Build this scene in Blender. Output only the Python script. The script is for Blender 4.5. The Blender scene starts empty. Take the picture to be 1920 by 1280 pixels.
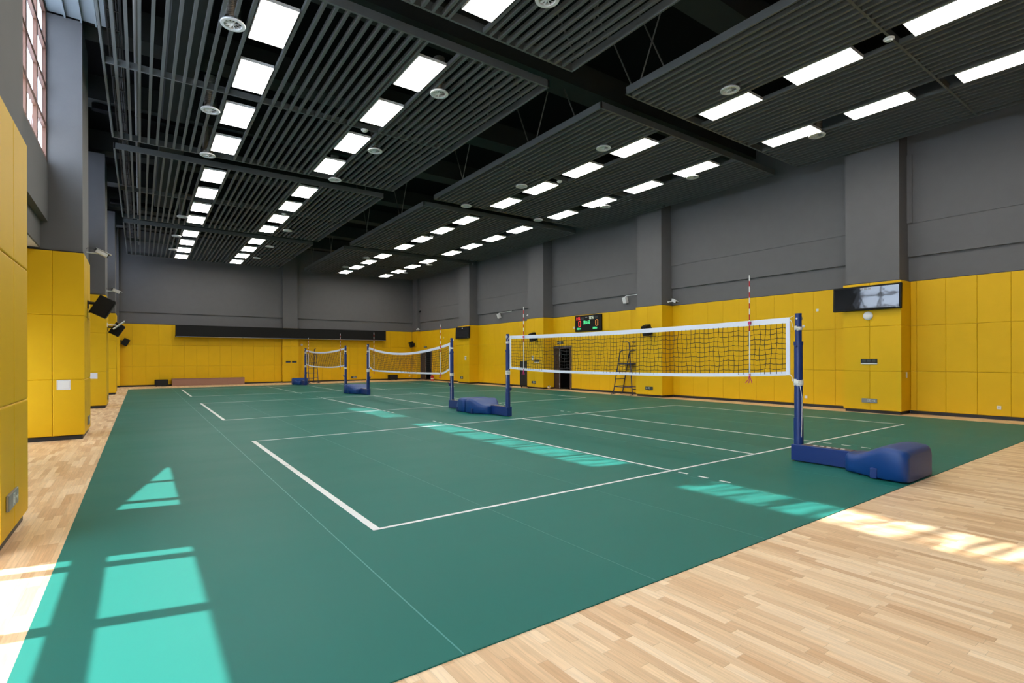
import bpy, bmesh, math, random
from mathutils import Vector, Matrix

random.seed(7)
S = 0.8            # metres per layout unit (the courts below are laid out 18 x 9 units)
PI = math.pi
C = bpy.context.scene.collection
SC = bpy.context.scene

# ------------------------------------------------------------------ camera
YAW, ROLL, FPX, HOR = .6188, -.0031, 978.166, 672.613
cam_d = bpy.data.cameras.new('camera')
cam = bpy.data.objects.new('camera', cam_d)
C.objects.link(cam)
F = Vector((math.sin(YAW), math.cos(YAW), 0))
R0 = Vector((math.cos(YAW), -math.sin(YAW), 0))
U0 = Vector((0, 0, 1))
R = R0 * math.cos(ROLL) + U0 * math.sin(ROLL)
U = -R0 * math.sin(ROLL) + U0 * math.cos(ROLL)
M = Matrix((R, U, -F)).transposed().to_4x4()
M.translation = Vector((-2.4218, -6.4654, 2.2012)) * S
cam.matrix_world = M
cam_d.sensor_width = 36
cam_d.lens = FPX / 1920 * 36
cam_d.shift_y = (HOR - 640) / 1920
cam_d.clip_start, cam_d.clip_end = .05, 500
SC.camera = cam

# ------------------------------------------------------------------ view, sky, sun
SC.view_settings.view_transform = 'Standard'
SC.view_settings.look = 'None'
SC.view_settings.exposure = 0.0
SC.view_settings.gamma = 1.0
SC.view_settings.use_curve_mapping = False

SKY = 11.0
SUN = 22.0
LAMP = 18.0
w = bpy.data.worlds.new('sky')
SC.world = w
w.use_nodes = True
nt = w.node_tree
bg = nt.nodes['Background']
bg.inputs['Color'].default_value = (.74, .86, 1.0, 1)
bg.inputs['Strength'].default_value = SKY
sun_d = bpy.data.lights.new('sun', 'SUN')
sun_d.energy = SUN
sun_d.angle = math.radians(.6)
sun_d.color = (1.0, .99, .97)
sun = bpy.data.objects.new('sun', sun_d)
C.objects.link(sun)
sun.rotation_euler = Vector((1, -.24, -.806)).to_track_quat('-Z', 'Y').to_euler()
sun.location = (-30, 8, 24)


# ------------------------------------------------------------------ materials
def nodes(name):
    m = bpy.data.materials.new(name)
    m.use_nodes = True
    n = m.node_tree
    return m, n, n.nodes['Principled BSDF']


def lin(r, g, b):
    f = lambda c: (c / 255 / 12.92) if c / 255 <= .04045 else ((c / 255 + .055) / 1.055) ** 2.4
    return (f(r), f(g), f(b), 1)


def N(nt, t, **kw):
    n = nt.nodes.new(t)
    for k, v in kw.items():
        setattr(n, k, v)
    return n


def mat(name, col, rough=.5, metal=0, noise=0, scale=8, bump=0, bscale=60, spec=.5, stretch=None):
    m, nt, b = nodes(name)
    b.inputs['Base Color'].default_value = col
    b.inputs['Roughness'].default_value = rough
    b.inputs['Metallic'].default_value = metal
    b.inputs['Specular IOR Level'].default_value = spec
    if noise or bump:
        tc = N(nt, 'ShaderNodeTexCoord')
        mp = N(nt, 'ShaderNodeMapping')
        if stretch:
            mp.inputs['Scale'].default_value = stretch
        nt.links.new(tc.outputs['Object'], mp.inputs['Vector'])
    if noise:
        t = N(nt, 'ShaderNodeTexNoise')
        t.inputs['Scale'].default_value = scale
        t.inputs['Detail'].default_value = 5
        nt.links.new(mp.outputs[0], t.inputs['Vector'])
        mx = N(nt, 'ShaderNodeMix', data_type='RGBA')
        d = tuple(c * (1 - noise) for c in col[:3]) + (1,)
        e = tuple(min(1, c * (1 + noise)) for c in col[:3]) + (1,)
        mx.inputs[6].default_value = d
        mx.inputs[7].default_value = e
        nt.links.new(t.outputs['Fac'], mx.inputs[0])
        nt.links.new(mx.outputs[2], b.inputs['Base Color'])
    if bump:
        t2 = N(nt, 'ShaderNodeTexNoise')
        t2.inputs['Scale'].default_value = bscale
        t2.inputs['Detail'].default_value = 3
        nt.links.new(mp.outputs[0], t2.inputs['Vector'])
        bp = N(nt, 'ShaderNodeBump')
        bp.inputs['Strength'].default_value = bump
        bp.inputs['Distance'].default_value = .01
        nt.links.new(t2.outputs['Fac'], bp.inputs['Height'])
        nt.links.new(bp.outputs[0], b.inputs['Normal'])
    return m


def emit(name, col, strength):
    m, nt, b = nodes(name)
    b.inputs['Base Color'].default_value = (.03, .03, .03, 1)
    b.inputs['Emission Color'].default_value = col
    b.inputs['Emission Strength'].default_value = strength
    return m


def wood_floor():
    m, nt, b = nodes('maple_boards')
    L = nt.links.new
    tc = N(nt, 'ShaderNodeTexCoord')
    sp = N(nt, 'ShaderNodeSeparateXYZ')
    L(tc.outputs['Object'], sp.inputs[0])

    def ma(op, a, bb=None):
        n = N(nt, 'ShaderNodeMath', operation=op)
        for i, v in enumerate((a, bb)):
            if v is None:
                continue
            if isinstance(v, (int, float)):
                n.inputs[i].default_value = v
            else:
                L(v, n.inputs[i])
        return n.outputs[0]
    xr = ma('DIVIDE', sp.outputs['X'], .076)
    row = ma('FLOOR', xr)
    wn = N(nt, 'ShaderNodeTexWhiteNoise', noise_dimensions='1D')
    L(row, wn.inputs['W'])
    yy = ma('ADD', ma('DIVIDE', sp.outputs['Y'], .58), ma('MULTIPLY', wn.outputs['Value'], 17.3))
    col = ma('FLOOR', yy)
    cb = N(nt, 'ShaderNodeCombineXYZ')
    L(row, cb.inputs[0])
    L(col, cb.inputs[1])
    w2 = N(nt, 'ShaderNodeTexWhiteNoise', noise_dimensions='3D')
    L(cb.outputs[0], w2.inputs['Vector'])
    rp = N(nt, 'ShaderNodeValToRGB')
    e = rp.color_ramp.elements
    e[0].position, e[0].color = 0, lin(207, 164, 120)
    e[1].position, e[1].color = 1, lin(243, 215, 178)
    for p, c in ((.25, lin(222, 184, 141)), (.7, lin(234, 201, 159))):
        q = e.new(p)
        q.color = c
    L(w2.outputs['Value'], rp.inputs[0])
    # grain along the boards
    mp = N(nt, 'ShaderNodeMapping')
    mp.inputs['Scale'].default_value = (60, 3.2, 1)
    L(tc.outputs['Object'], mp.inputs[0])
    ad = N(nt, 'ShaderNodeVectorMath', operation='ADD')
    L(mp.outputs[0], ad.inputs[0])
    L(w2.outputs['Color'], ad.inputs[1])
    gr = N(nt, 'ShaderNodeTexNoise')
    gr.inputs['Scale'].default_value = 1.0
    gr.inputs['Detail'].default_value = 4
    gr.inputs['Distortion'].default_value = .6
    L(ad.outputs[0], gr.inputs['Vector'])
    mr = N(nt, 'ShaderNodeMapRange')
    mr.inputs['From Min'].default_value, mr.inputs['From Max'].default_value = .3, .7
    mr.inputs['To Min'].default_value, mr.inputs['To Max'].default_value = .86, 1.08
    L(gr.outputs['Fac'], mr.inputs['Value'])
    # thin joints
    fx = ma('FRACT', xr)
    jx = ma('LESS_THAN', fx, .035)
    jy = ma('LESS_THAN', ma('FRACT', yy), .006)
    j = ma('MAXIMUM', jx, jy)
    dk = ma('SUBTRACT', 1.0, ma('MULTIPLY', j, .22))
    tot = ma('MULTIPLY', mr.outputs[0], dk)
    vm = N(nt, 'ShaderNodeVectorMath', operation='SCALE')
    L(rp.outputs[0], vm.inputs[0])
    L(tot, vm.inputs['Scale'])
    L(vm.outputs[0], b.inputs['Base Color'])
    b.inputs['Roughness'].default_value = .42
    b.inputs['Specular IOR Level'].default_value = .4
    return m


def mat_green():
    m, nt, b = nodes('green_vinyl')
    L = nt.links.new
    tc = N(nt, 'ShaderNodeTexCoord')
    t = N(nt, 'ShaderNodeTexNoise')
    t.inputs['Scale'].default_value = .55
    t.inputs['Detail'].default_value = 6
    t.inputs['Roughness'].default_value = .6
    mp = N(nt, 'ShaderNodeMapping')
    mp.inputs['Scale'].default_value = (.5, 1.6, 1)
    L(tc.outputs['Object'], mp.inputs[0])
    L(mp.outputs[0], t.inputs['Vector'])
    mx = N(nt, 'ShaderNodeMix', data_type='RGBA')
    mx.inputs[6].default_value = (.011, .130, .102, 1)
    mx.inputs[7].default_value = (.017, .150, .120, 1)
    L(t.outputs['Fac'], mx.inputs[0])
    L(mx.outputs[2], b.inputs['Base Color'])
    mr = N(nt, 'ShaderNodeMapRange')
    mr.inputs['To Min'].default_value, mr.inputs['To Max'].default_value = .42, .58
    L(t.outputs['Fac'], mr.inputs['Value'])
    L(mr.outputs[0], b.inputs['Roughness'])
    b.inputs['Specular IOR Level'].default_value = .16
    t2 = N(nt, 'ShaderNodeTexNoise')
    t2.inputs['Scale'].default_value = 260
    L(tc.outputs['Object'], t2.inputs['Vector'])
    bp = N(nt, 'ShaderNodeBump')
    bp.inputs['Strength'].default_value = .12
    bp.inputs['Distance'].default_value = .002
    L(t2.outputs['Fac'], bp.inputs['Height'])
    L(bp.outputs[0], b.inputs['Normal'])
    return m


def glass(name, clear, frost=(.66, .70, .76, 1)):
    m = bpy.data.materials.new(name)
    m.use_nodes = True
    nt = m.node_tree
    nt.nodes.clear()
    o = N(nt, 'ShaderNodeOutputMaterial')
    tr = N(nt, 'ShaderNodeBsdfTransparent')
    mx = N(nt, 'ShaderNodeMixShader')
    if clear:
        g = N(nt, 'ShaderNodeBsdfGlossy')
        g.inputs['Roughness'].default_value = .03
        mx.inputs[0].default_value = .08
        tr.inputs['Color'].default_value = (.96, .98, 1, 1)
    else:
        g = N(nt, 'ShaderNodeBsdfTranslucent')
        g.inputs['Color'].default_value = frost
        tr.inputs['Color'].default_value = (.5, .5, .5, 1)
        mx.inputs[0].default_value = .96
    nt.links.new(tr.outputs[0], mx.inputs[1])
    nt.links.new(g.outputs[0], mx.inputs[2])
    nt.links.new(mx.outputs[0], o.inputs[0])
    return m


def streaky_glass():
    """clear glass with added vertical diffusing streaks, shaped to break the sun into bands"""
    m = glass('streaky_window_glass', True)
    nt = m.node_tree
    tr = [n for n in nt.nodes if n.type == 'BSDF_TRANSPARENT'][0]
    clean = [n for n in nt.nodes if n.type == 'MIX_SHADER'][0]
    out = [n for n in nt.nodes if n.type == 'OUTPUT_MATERIAL'][0]
    tc = N(nt, 'ShaderNodeTexCoord')
    mp = N(nt, 'ShaderNodeMapping')
    mp.inputs['Scale'].default_value = (1, 13, 1.2)
    t = N(nt, 'ShaderNodeTexNoise')
    t.inputs['Scale'].default_value = 1.0
    t.inputs['Detail'].default_value = 4
    t.inputs['Roughness'].default_value = .65
    rp = N(nt, 'ShaderNodeValToRGB')
    e = rp.color_ramp.elements
    e[0].position, e[0].color = .42, (0, 0, 0, 1)
    e[1].position, e[1].color = .50, (1, 1, 1, 1)
    diffusing_streak = N(nt, 'ShaderNodeBsdfTranslucent')  # made-up film that scatters some sun, so bands reach the floor
    diffusing_streak.inputs['Color'].default_value = (.80, .84, .90, 1)
    mx = N(nt, 'ShaderNodeMixShader')
    nt.links.new(tc.outputs['Object'], mp.inputs[0])
    nt.links.new(mp.outputs[0], t.inputs['Vector'])
    nt.links.new(t.outputs['Fac'], rp.inputs[0])
    nt.links.new(rp.outputs[0], mx.inputs[0])
    nt.links.new(diffusing_streak.outputs[0], mx.inputs[1])
    nt.links.new(clean.outputs[0], mx.inputs[2])
    nt.links.new(mx.outputs[0], out.inputs[0])
    return m


def mat_screen():
    """glossy dark display glass, slightly wavy"""
    m, nt, b = nodes('display_glass')
    b.inputs['Base Color'].default_value = (.012, .013, .016, 1)
    b.inputs['Roughness'].default_value = .04
    b.inputs['Specular IOR Level'].default_value = 1.0
    tc = N(nt, 'ShaderNodeTexCoord')
    t = N(nt, 'ShaderNodeTexNoise')
    t.inputs['Scale'].default_value = 2.2
    nt.links.new(tc.outputs['Object'], t.inputs['Vector'])
    bp = N(nt, 'ShaderNodeBump')
    bp.inputs['Strength'].default_value = .10
    bp.inputs['Distance'].default_value = .02
    nt.links.new(t.outputs['Fac'], bp.inputs['Height'])
    nt.links.new(bp.outputs[0], b.inputs['Normal'])
    return m


def lampmat():
    m = emit('lamp_diffuser', (1.0, .955, .88, 1), LAMP)
    return m


MT = dict(
    wood=wood_floor(), green=mat_green(),
    gray=mat('grey_wall_paint', (.122, .121, .124, 1), .75, noise=.07, scale=3, bump=.15, bscale=90),
    white_wall=mat('white_wall_paint', (.72, .68, .64, 1), .8),
    ceil=mat('dark_soffit_paint', (.006, .006, .007, 1), .95, spec=.1),
    beam=mat('dark_beam_paint', (.022, .026, .024, 1), .8, noise=.2, scale=3),
    deck=mat('pale_metal_deck', (.22, .25, .27, 1), .55, noise=.12, scale=2),
    yellow=mat('yellow_vinyl_padding', (.74, .44, .005, 1), .52, noise=.05, scale=2.5, bump=.12, bscale=140, spec=.22),
    black=mat('black_trim', (.014, .013, .013, 1), .5),
    blackp=mat('black_plastic', (.008, .008, .008, 1), .6, spec=.2),
    grille=mat('black_grille', (.01, .01, .01, 1), .8, bump=.4, bscale=400),
    slat=mat('grey_slat_paint', (.100, .110, .111, 1), .5, noise=.06, scale=4),
    white=mat('white_enamel', (.75, .76, .77, 1), .4),
    whitep=mat('white_plastic', (.7, .7, .68, 1), .5),
    line=mat('white_line_paint', (.74, .74, .72, 1), .5, noise=.06, scale=6),
    seam=mat('mat_weld_seam', (.05, .25, .22, 1), .4),
    seam_faint=mat('mat_weld_seam_faint', (.018, .165, .135, 1), .45),
    steel=mat('brushed_steel', (.55, .56, .57, 1), .35, metal=.9),
    rod=mat('dull_steel_rod', (.16, .155, .14, 1), .5, metal=.4),
    duct=mat('foil_duct', (.20, .19, .165, 1), .35, metal=.9, bump=1.0, bscale=25),
    brown=mat('brown_window_frame', (.19, .09, .06, 1), .55),
    door=mat('dark_brown_door', (.050, .028, .022, 1), .5, noise=.2, scale=5, stretch=(8, 8, .6)),
    doorframe=mat('brown_door_frame', (.11, .065, .05, 1), .5),
    blue=mat('blue_enamel', (.002, .024, .14, 1), .36),
    bluev=mat('blue_vinyl', (.002, .042, .19, 1), .45, bump=.05, bscale=200),
    cord=mat('black_net_cord', (.012, .011, .01, 1), .8),
    band=mat('white_net_band', (.66, .69, .76, 1), .6, noise=.10, scale=14, stretch=(1, 6, 20)),
    rope=mat('white_rope', (.72, .70, .64, 1), .8),
    red=mat('red_paint', (.42, .012, .016, 1), .4),
    magenta=mat('magenta_clip', (.45, .01, .12, 1), .5),
    wooden=mat('pinkish_brown_veneer', (.33, .17, .115, 1), .5, noise=.10, scale=4, stretch=(1, 1, 8)),
    navy=mat('dark_blue_steel', (.008, .018, .07, 1), .4),
    gclear=glass('clear_window_glass', True), gstreak=streaky_glass(), gfrost=glass('frosted_window_glass', False), gdoor=glass('frosted_door_glass', False, (.50, .51, .52, 1)), gfar=glass('dimmed_frosted_glass', False, (.34, .36, .40, 1)),  # gfar: dimmer copy added to let less light into the far bays
    screen=mat_screen(), lamp=lampmat(),
    paper=mat('white_paper', (.8, .8, .8, 1), .7),
    ink=mat('grey_ink', (.35, .35, .37, 1), .7),
    tape=mat('dark_grip_strip', (.10, .07, .06, 1), .7, noise=.3, scale=30),
    ball_y=mat('ball_yellow', (.68, .46, .12, 1), .5), ball_w=mat('ball_white', (.72, .70, .66, 1), .5),
    ball_b=mat('ball_navy', (.02, .02, .05, 1), .5),
    led_r=emit('led_red', (1, .05, .04, 1), 1.5), led_w=emit('led_white', (.85, 1, .75, 1), 1.0),
    led_g=emit('led_green', (.10, 1, .36, 1), 1.3), led_o=emit('led_orange', (1, .36, .05, 1), 1.4),
    led_d=emit('led_dim_grey', (.6, .6, .65, 1), .25),
    unlit=mat('unlit_led_bar', (.02, .028, .03, 1), .5),
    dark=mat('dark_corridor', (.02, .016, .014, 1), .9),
    signgrey=mat('grey_sign_plate', (.28, .28, .28, 1), .35, metal=.5),
    signdark=mat('dark_sign_plate', (.05, .06, .055, 1), .4),
    signwhite=mat('pale_sign_print', (.72, .76, .74, 1), .5),
    signgreen=mat('green_sign_print', (.02, .28, .2, 1), .5),
    concrete=mat('outdoor_paving', (.42, .40, .37, 1), .9, noise=.1, scale=1),
)


# ------------------------------------------------------------------ mesh helpers
class MB:
    def __init__(self):
        self.bm = bmesh.new()
        self.mi = 0

    def _tag(self, geom):
        for f in geom:
            if isinstance(f, bmesh.types.BMFace):
                f.material_index = self.mi

    def box(self, x0, x1, y0, y1, z0, z1, bev=0, seg=2, mtx=None):
        r = bmesh.ops.create_cube(self.bm, size=1)
        vs = r['verts']
        c = Vector(((x0 + x1) / 2, (y0 + y1) / 2, (z0 + z1) / 2))
        d = Vector((abs(x1 - x0), abs(y1 - y0), abs(z1 - z0)))
        for v in vs:
            v.co = Vector((v.co.x * d.x, v.co.y * d.y, v.co.z * d.z)) + c
        fs = list({f for v in vs for f in v.link_faces})
        self._tag(fs)
        if bev:
            es = list({e for v in vs for e in v.link_edges})
            o = bmesh.ops.bevel(self.bm, geom=es, offset=bev, segments=seg, affect='EDGES', profile=.5)
            self._tag(o['faces'])
            vs = list({v for f in o['faces'] for v in f.verts} | {v for v in vs if v.is_valid})
        if mtx is not None:
            vv = set()
            todo = [v for v in vs if v.is_valid]
            while todo:
                v = todo.pop()
                if v in vv:
                    continue
                vv.add(v)
                todo += [e.other_vert(v) for e in v.link_edges]
            for v in vv:
                v.co = mtx @ v.co
        return self

    def tube(self, pts, r, seg=8, cap=True, closed=False):
        pts = [Vector(p) for p in pts]
        rs = r if isinstance(r, (list, tuple)) else [r] * len(pts)
        rings = []
        up = None
        n = len(pts)
        for i, p in enumerate(pts):
            if closed:
                t = pts[(i + 1) % n] - pts[i - 1]
            elif i == 0:
                t = pts[1] - p
            elif i == n - 1:
                t = p - pts[i - 1]
            else:
                t = (pts[i + 1] - p).normalized() + (p - pts[i - 1]).normalized()
            t.normalize()
            if up is None:
                up = t.orthogonal().normalized()
            else:
                up = (up - t * up.dot(t))
                if up.length < 1e-6:
                    up = t.orthogonal()
                up.normalize()
            s = t.cross(up)
            rings.append([self.bm.verts.new(p + (up * math.cos(a) + s * math.sin(a)) * rs[i])
                          for a in [2 * PI * (k + .5) / seg for k in range(seg)]])
        m = n if closed else n - 1
        for i in range(m):
            a, b = rings[i], rings[(i + 1) % n]
            for k in range(seg):
                f = self.bm.faces.new((a[k], a[(k + 1) % seg], b[(k + 1) % seg], b[k]))
                f.material_index = self.mi
        if cap and not closed:
            for q in (rings[0][::-1], rings[-1]):
                f = self.bm.faces.new(q)
                f.material_index = self.mi
        return self

    def cyl(self, p0, p1, r, seg=16, r1=None):
        return self.tube([p0, p1], [r, r if r1 is None else r1], seg)

    def lathe(self, prof, seg=24, org=(0, 0, 0), axis='z', cap=True):
        org = Vector(org)
        rings = []
        for r, h in prof:
            ring = []
            for k in range(seg):
                a = 2 * PI * k / seg
                if axis == 'z':
                    p = Vector((r * math.cos(a), r * math.sin(a), h))
                elif axis == 'x':
                    p = Vector((h, r * math.cos(a), r * math.sin(a)))
                else:
                    p = Vector((r * math.sin(a), h, r * math.cos(a)))
                ring.append(self.bm.verts.new(p + org))
            rings.append(ring)
        for a, b in zip(rings, rings[1:]):
            for k in range(seg):
                f = self.bm.faces.new((a[k], a[(k + 1) % seg], b[(k + 1) % seg], b[k]))
                f.material_index = self.mi
        for q, rr in ((rings[0][::-1], prof[0][0]), (rings[-1], prof[-1][0])):
            if cap and rr > 1e-5:
                f = self.bm.faces.new(q)
                f.material_index = self.mi
        return self

    def grid(self, rows, closed_u=False):
        V = [[self.bm.verts.new(p) for p in r] for r in rows]
        for a, b in zip(V, V[1:]):
            n = len(a)
            for k in range(n if closed_u else n - 1):
                f = self.bm.faces.new((a[k], a[(k + 1) % n], b[(k + 1) % n], b[k]))
                f.material_index = self.mi
        return V

    def poly(self, pts):
        f = self.bm.faces.new([self.bm.verts.new(p) for p in pts])
        f.material_index = self.mi
        return f

    def prism(self, pts, d):
        """closed outline pts extruded by vector d"""
        d = Vector(d)
        a = [self.bm.verts.new(p) for p in pts]
        b = [self.bm.verts.new(Vector(p) + d) for p in pts]
        n = len(a)
        fs = [self.bm.faces.new(a[::-1]), self.bm.faces.new(b)]
        for k in range(n):
            fs.append(self.bm.faces.new((a[k], a[(k + 1) % n], b[(k + 1) % n], b[k])))
        for f in fs:
            f.material_index = self.mi
        return self

    def build(self, name, mats, parent=None, loc=None, smooth=False, auto=None):
        bmesh.ops.remove_doubles(self.bm, verts=self.bm.verts, dist=1e-5)
        bmesh.ops.recalc_face_normals(self.bm, faces=self.bm.faces)
        me = bpy.data.meshes.new(name)
        if smooth or auto:
            for f in self.bm.faces:
                f.smooth = True
            if auto:
                for e in self.bm.edges:
                    if len(e.link_faces) == 2 and e.calc_face_angle(0) > auto:
                        e.smooth = False
        self.bm.to_mesh(me)
        self.bm.free()
        for m in (mats if isinstance(mats, (list, tuple)) else [mats]):
            me.materials.append(MT[m])
        o = bpy.data.objects.new(name, me)
        C.objects.link(o)
        if parent:
            o.parent = parent
        if loc:
            o.location = loc
        return o


def tag(o, label=None, cat=None, group=None, kind=None):
    if label:
        o['label'] = label
    if cat:
        o['category'] = cat
    if group:
        o['group'] = group
    if kind:
        o['kind'] = kind
    return o


def thing(name, label, cat, loc=(0, 0, 0), rz=0, group=None):
    o = bpy.data.objects.new(name, None)
    o.empty_display_size = .2
    C.objects.link(o)
    o.location = loc
    o.rotation_euler = (0, 0, rz)
    return tag(o, label, cat, group)


def dup(root, loc, rz=None, label=None):
    r = root.copy()
    C.objects.link(r)
    r.location = loc
    if rz is not None:
        r.rotation_euler = (0, 0, rz)
    if label:
        r['label'] = label
    for ch in root.children:
        c = ch.copy()
        C.objects.link(c)
        c.parent = r
        for g in ch.children:
            d = g.copy()
            C.objects.link(d)
            d.parent = c
    return r


def struct(o):
    o['kind'] = 'structure'
    return o


def text(body, size, mat_name, parent, loc, rot, name, align='CENTER', depth=.004):
    cu = bpy.data.curves.new(name, 'FONT')
    cu.body = body
    cu.size = size
    cu.align_x = align
    cu.align_y = 'CENTER'
    cu.extrude = depth
    tmp = bpy.data.objects.new(name, cu)
    C.objects.link(tmp)
    bpy.context.view_layer.update()
    dg = bpy.context.evaluated_depsgraph_get()
    me = bpy.data.meshes.new_from_object(tmp.evaluated_get(dg))
    bpy.data.objects.remove(tmp)
    me.materials.clear()
    me.materials.append(MT[mat_name])
    me.transform(Matrix.Translation(loc) @ rot.to_matrix().to_4x4() if hasattr(rot, 'to_matrix') else Matrix.Translation(loc))
    o = bpy.data.objects.new(name, me)
    C.objects.link(o)
    o.parent = parent
    return o


# ------------------------------------------------------------------ padding
def rnd(d, r):
    return 0 if d >= r else r - math.sqrt(max(0, r * r - (r - d) ** 2))


def pad(mb, path, z0, z1, t=.07, r=.022, arc=.10):
    """one padded panel following an XY polyline; the pad swells to the right-hand side of the path"""
    P = [Vector((p[0], p[1])) for p in path]
    pts = []                         # (pos, normal)
    def nrm(a, b):
        d = (b - a).normalized()
        return Vector((d.y, -d.x))
    for i in range(len(P)):
        if i in (0, len(P) - 1):
            n = nrm(P[0], P[1]) if i == 0 else nrm(P[-2], P[-1])
            pts.append((P[i], n))
        else:
            n0, n1 = nrm(P[i - 1], P[i]), nrm(P[i], P[i + 1])
            turn = n0.cross(n1)
            d0, d1 = (P[i] - P[i - 1]).normalized(), (P[i + 1] - P[i]).normalized()
            if turn > 0:             # inner corner for the pad side: plain mitre
                pts.append((P[i], (n0 + n1) / (1 + n0.dot(n1))))
                continue
            a0 = math.atan2(n0.y, n0.x)
            a1 = math.atan2(n1.y, n1.x)
            while a1 - a0 > PI:
                a1 -= 2 * PI
            while a1 - a0 < -PI:
                a1 += 2 * PI
            k = max(0, arc - t)
            base = P[i] - d0 * 0
            cc = P[i] - (n0 + n1) * k
            for q in range(7):
                a = a0 + (a1 - a0) * q / 6
                n = Vector((math.cos(a), math.sin(a)))
                pts.append((cc + n * k, n))
    # arc length and end refinement
    dense = []
    s = 0
    for i, (p, n) in enumerate(pts):
        if i:
            s += (p - pts[i - 1][0]).length + (n - pts[i - 1][1]).length * t
        dense.append((s, p, n))
    tot = s
    ss = sorted(set([round(x, 5) for x in [0, r * .15, r * .4, r] + [tot - r, tot - r * .4, tot - r * .15, tot] + [d[0] for d in dense]]))
    def at(s):
        for a, b in zip(dense, dense[1:]):
            if s <= b[0] + 1e-6:
                f = (s - a[0]) / max(1e-9, b[0] - a[0])
                return a[1].lerp(b[1], f), a[2].lerp(b[2], f)
        return dense[-1][1], dense[-1][2]
    hz = [(z0, None)] + [(z0 + d, d) for d in (0, r * .15, r * .4, r)] + [(z1 - d, d) for d in (r, r * .4, r * .15, 0)] + [(z1, None)]
    rows = []
    cols = [(ss[0], None)] + [(x, min(x, tot - x)) for x in ss] + [(ss[-1], None)]
    for z, dz in hz:
        row = []
        for s_, ds in cols:
            p, n = at(s_)
            if dz is None or ds is None:
                off = t - r - .004
            else:
                off = t - max(rnd(ds, r), rnd(dz, r))
            q = p + n * off
            row.append((q.x, q.y, z))
        rows.append(row)
    mb.grid(rows)


ZR = ((.125, 1.667), (1.669, 3.447), (3.449, 5.195))
FZ = 0.0     # wood floor level
# room limits
XL, XR, YB, YF = -4.62, 22.36, -8.6, 46.75
PL = ((1.66, 3.27), (12.46, 14.40), (23.95, 25.9), (35.4, 37.3))     # pillars on the left wall
PR = ((1.24, 3.12), (12.5, 14.25), (23.05, 24.85), (33.5, 35.4))     # pillars on the right wall
PXL, PXR = -3.79, 21.40                                              # pad back planes of the pillar fronts

# ------------------------------------------------------------------ floor
m = MB()
m.box(-5.6, 23.2, YB - .2, YF + .6, -.3, 0)
struct(m.build('floor', 'wood'))

GX0, GX1, GY0, GY1 = -3.17, 20.95, -3.1, 42.0
mat_root = thing('sports_mat', 'green vinyl sports mat with white court lines laid on the wooden floor', 'sports mat', (0, 0, 0))
m = MB()
m.box(GX0, GX1, GY0, GY1, 0, .010)
m.build('mat_sheet', 'green', mat_root)
for xs_, mt_ in (((-.47,), 'seam'), ((1.72, 3.75, 5.88, 8.0, 10.1, 12.2, 14.3, 16.4, 18.5), 'seam_faint')):
    for x in xs_:
        m = MB()
        m.box(x - .006, x + .006, GY0, GY1, .009, .0112)
        m.build('weld_seam', mt_, mat_root)
CY = (0, 15, 30)
for ci, y0 in enumerate(CY):
    m = MB()
    lw = .058
    Z0, Z1 = .0085, .0125
    gap = .02
    # base lines and side lines
    m.box(0, .10, y0, y0 + 5.02, Z0, Z1)
    m.box(0, .10, y0 + 5.05, y0 + 9, Z0, Z1)
    m.box(18 - lw, 18, y0, y0 + 9, Z0, Z1)
    for yy in (y0, y0 + 9 - lw):
        m.box(0, 18, yy, yy + lw, Z0, Z1 + .0003)
    for x in (6, 9 - lw / 2, 12 - lw):
        m.box(x, x + lw, y0 + lw, y0 + 9 - lw, Z0, Z1)
    for x in (6, 12 - lw):
        for k in range(3):
            for yy in (y0 - .33 - .44 * k, y0 + 9 + .15 + .44 * k):
                m.box(x, x + lw, yy, yy + .2, Z0, Z1)
    o = m.build('court_lines', 'line', mat_root)
    o['label'] = ('white lines of the nearest court', 'white lines of the middle court', 'white lines of the farthest court')[ci]

# ------------------------------------------------------------------ walls
# right wall with openings for two doors
D1 = (21.1, 23.25, 3.02)
D2 = (42.75, 45.3, 3.05)
m = MB()
ys = [YB, D1[0], D1[1], D2[0], D2[1], YF + .3]
for a, b, z0 in ((ys[0], ys[1], 0), (ys[1], ys[2], D1[2]), (ys[2], ys[3], 0), (ys[3], ys[4], D2[2]), (ys[4], ys[5], 0)):
    m.box(XR, XR + .35, a, b, z0, 6.17)
m.box(XR - .10, XR + .35, YB, YF + .3, 6.17, 12.95)
m.box(XR - .125, XR + .2, YB, YF + .3, 7.46, 10.9)
WALL_R = struct(m.build('wall_right', 'gray'))
m = MB()
m.box(-5.8, XR + .4, YF, YF + .35, 0, 6.17)
m.box(-5.8, XR + .4, YF - .10, YF + .35, 6.17, 12.95)
WALL_F = struct(m.build('wall_far', 'gray'))
m = MB()
m.box(-5.8, XR + .4, YB - .35, YB, 0, 12.95)
struct(m.build('wall_near', 'gray'))
# left wall: upper band with clerestory openings, lower band, recess with glazed doors
WB = [(-8.6, 1.66), (3.27, 12.46), (14.4, 23.95), (25.9, 35.4), (37.3, 46.75)]
m = MB()
m.box(-4.95, -4.47, YB, YF, 5.98, 7.58)
m.box(-4.95, -4.47, YB, YF, 11.72, 12.95)
m.box(-5.05, XL, YB, YF, 5.27, 5.99)
m.mi = 1
m.box(-5.64, -5.5, YB, YF, 3.04, 5.40)
m.box(-5.85, -5.63, YB, YF, 3.9, 5.40)
m.box(-5.55, -4.66, YB, YF, 5.26, 5.30)
struct(m.build('wall_left', ['gray', 'white_wall']))


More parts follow.
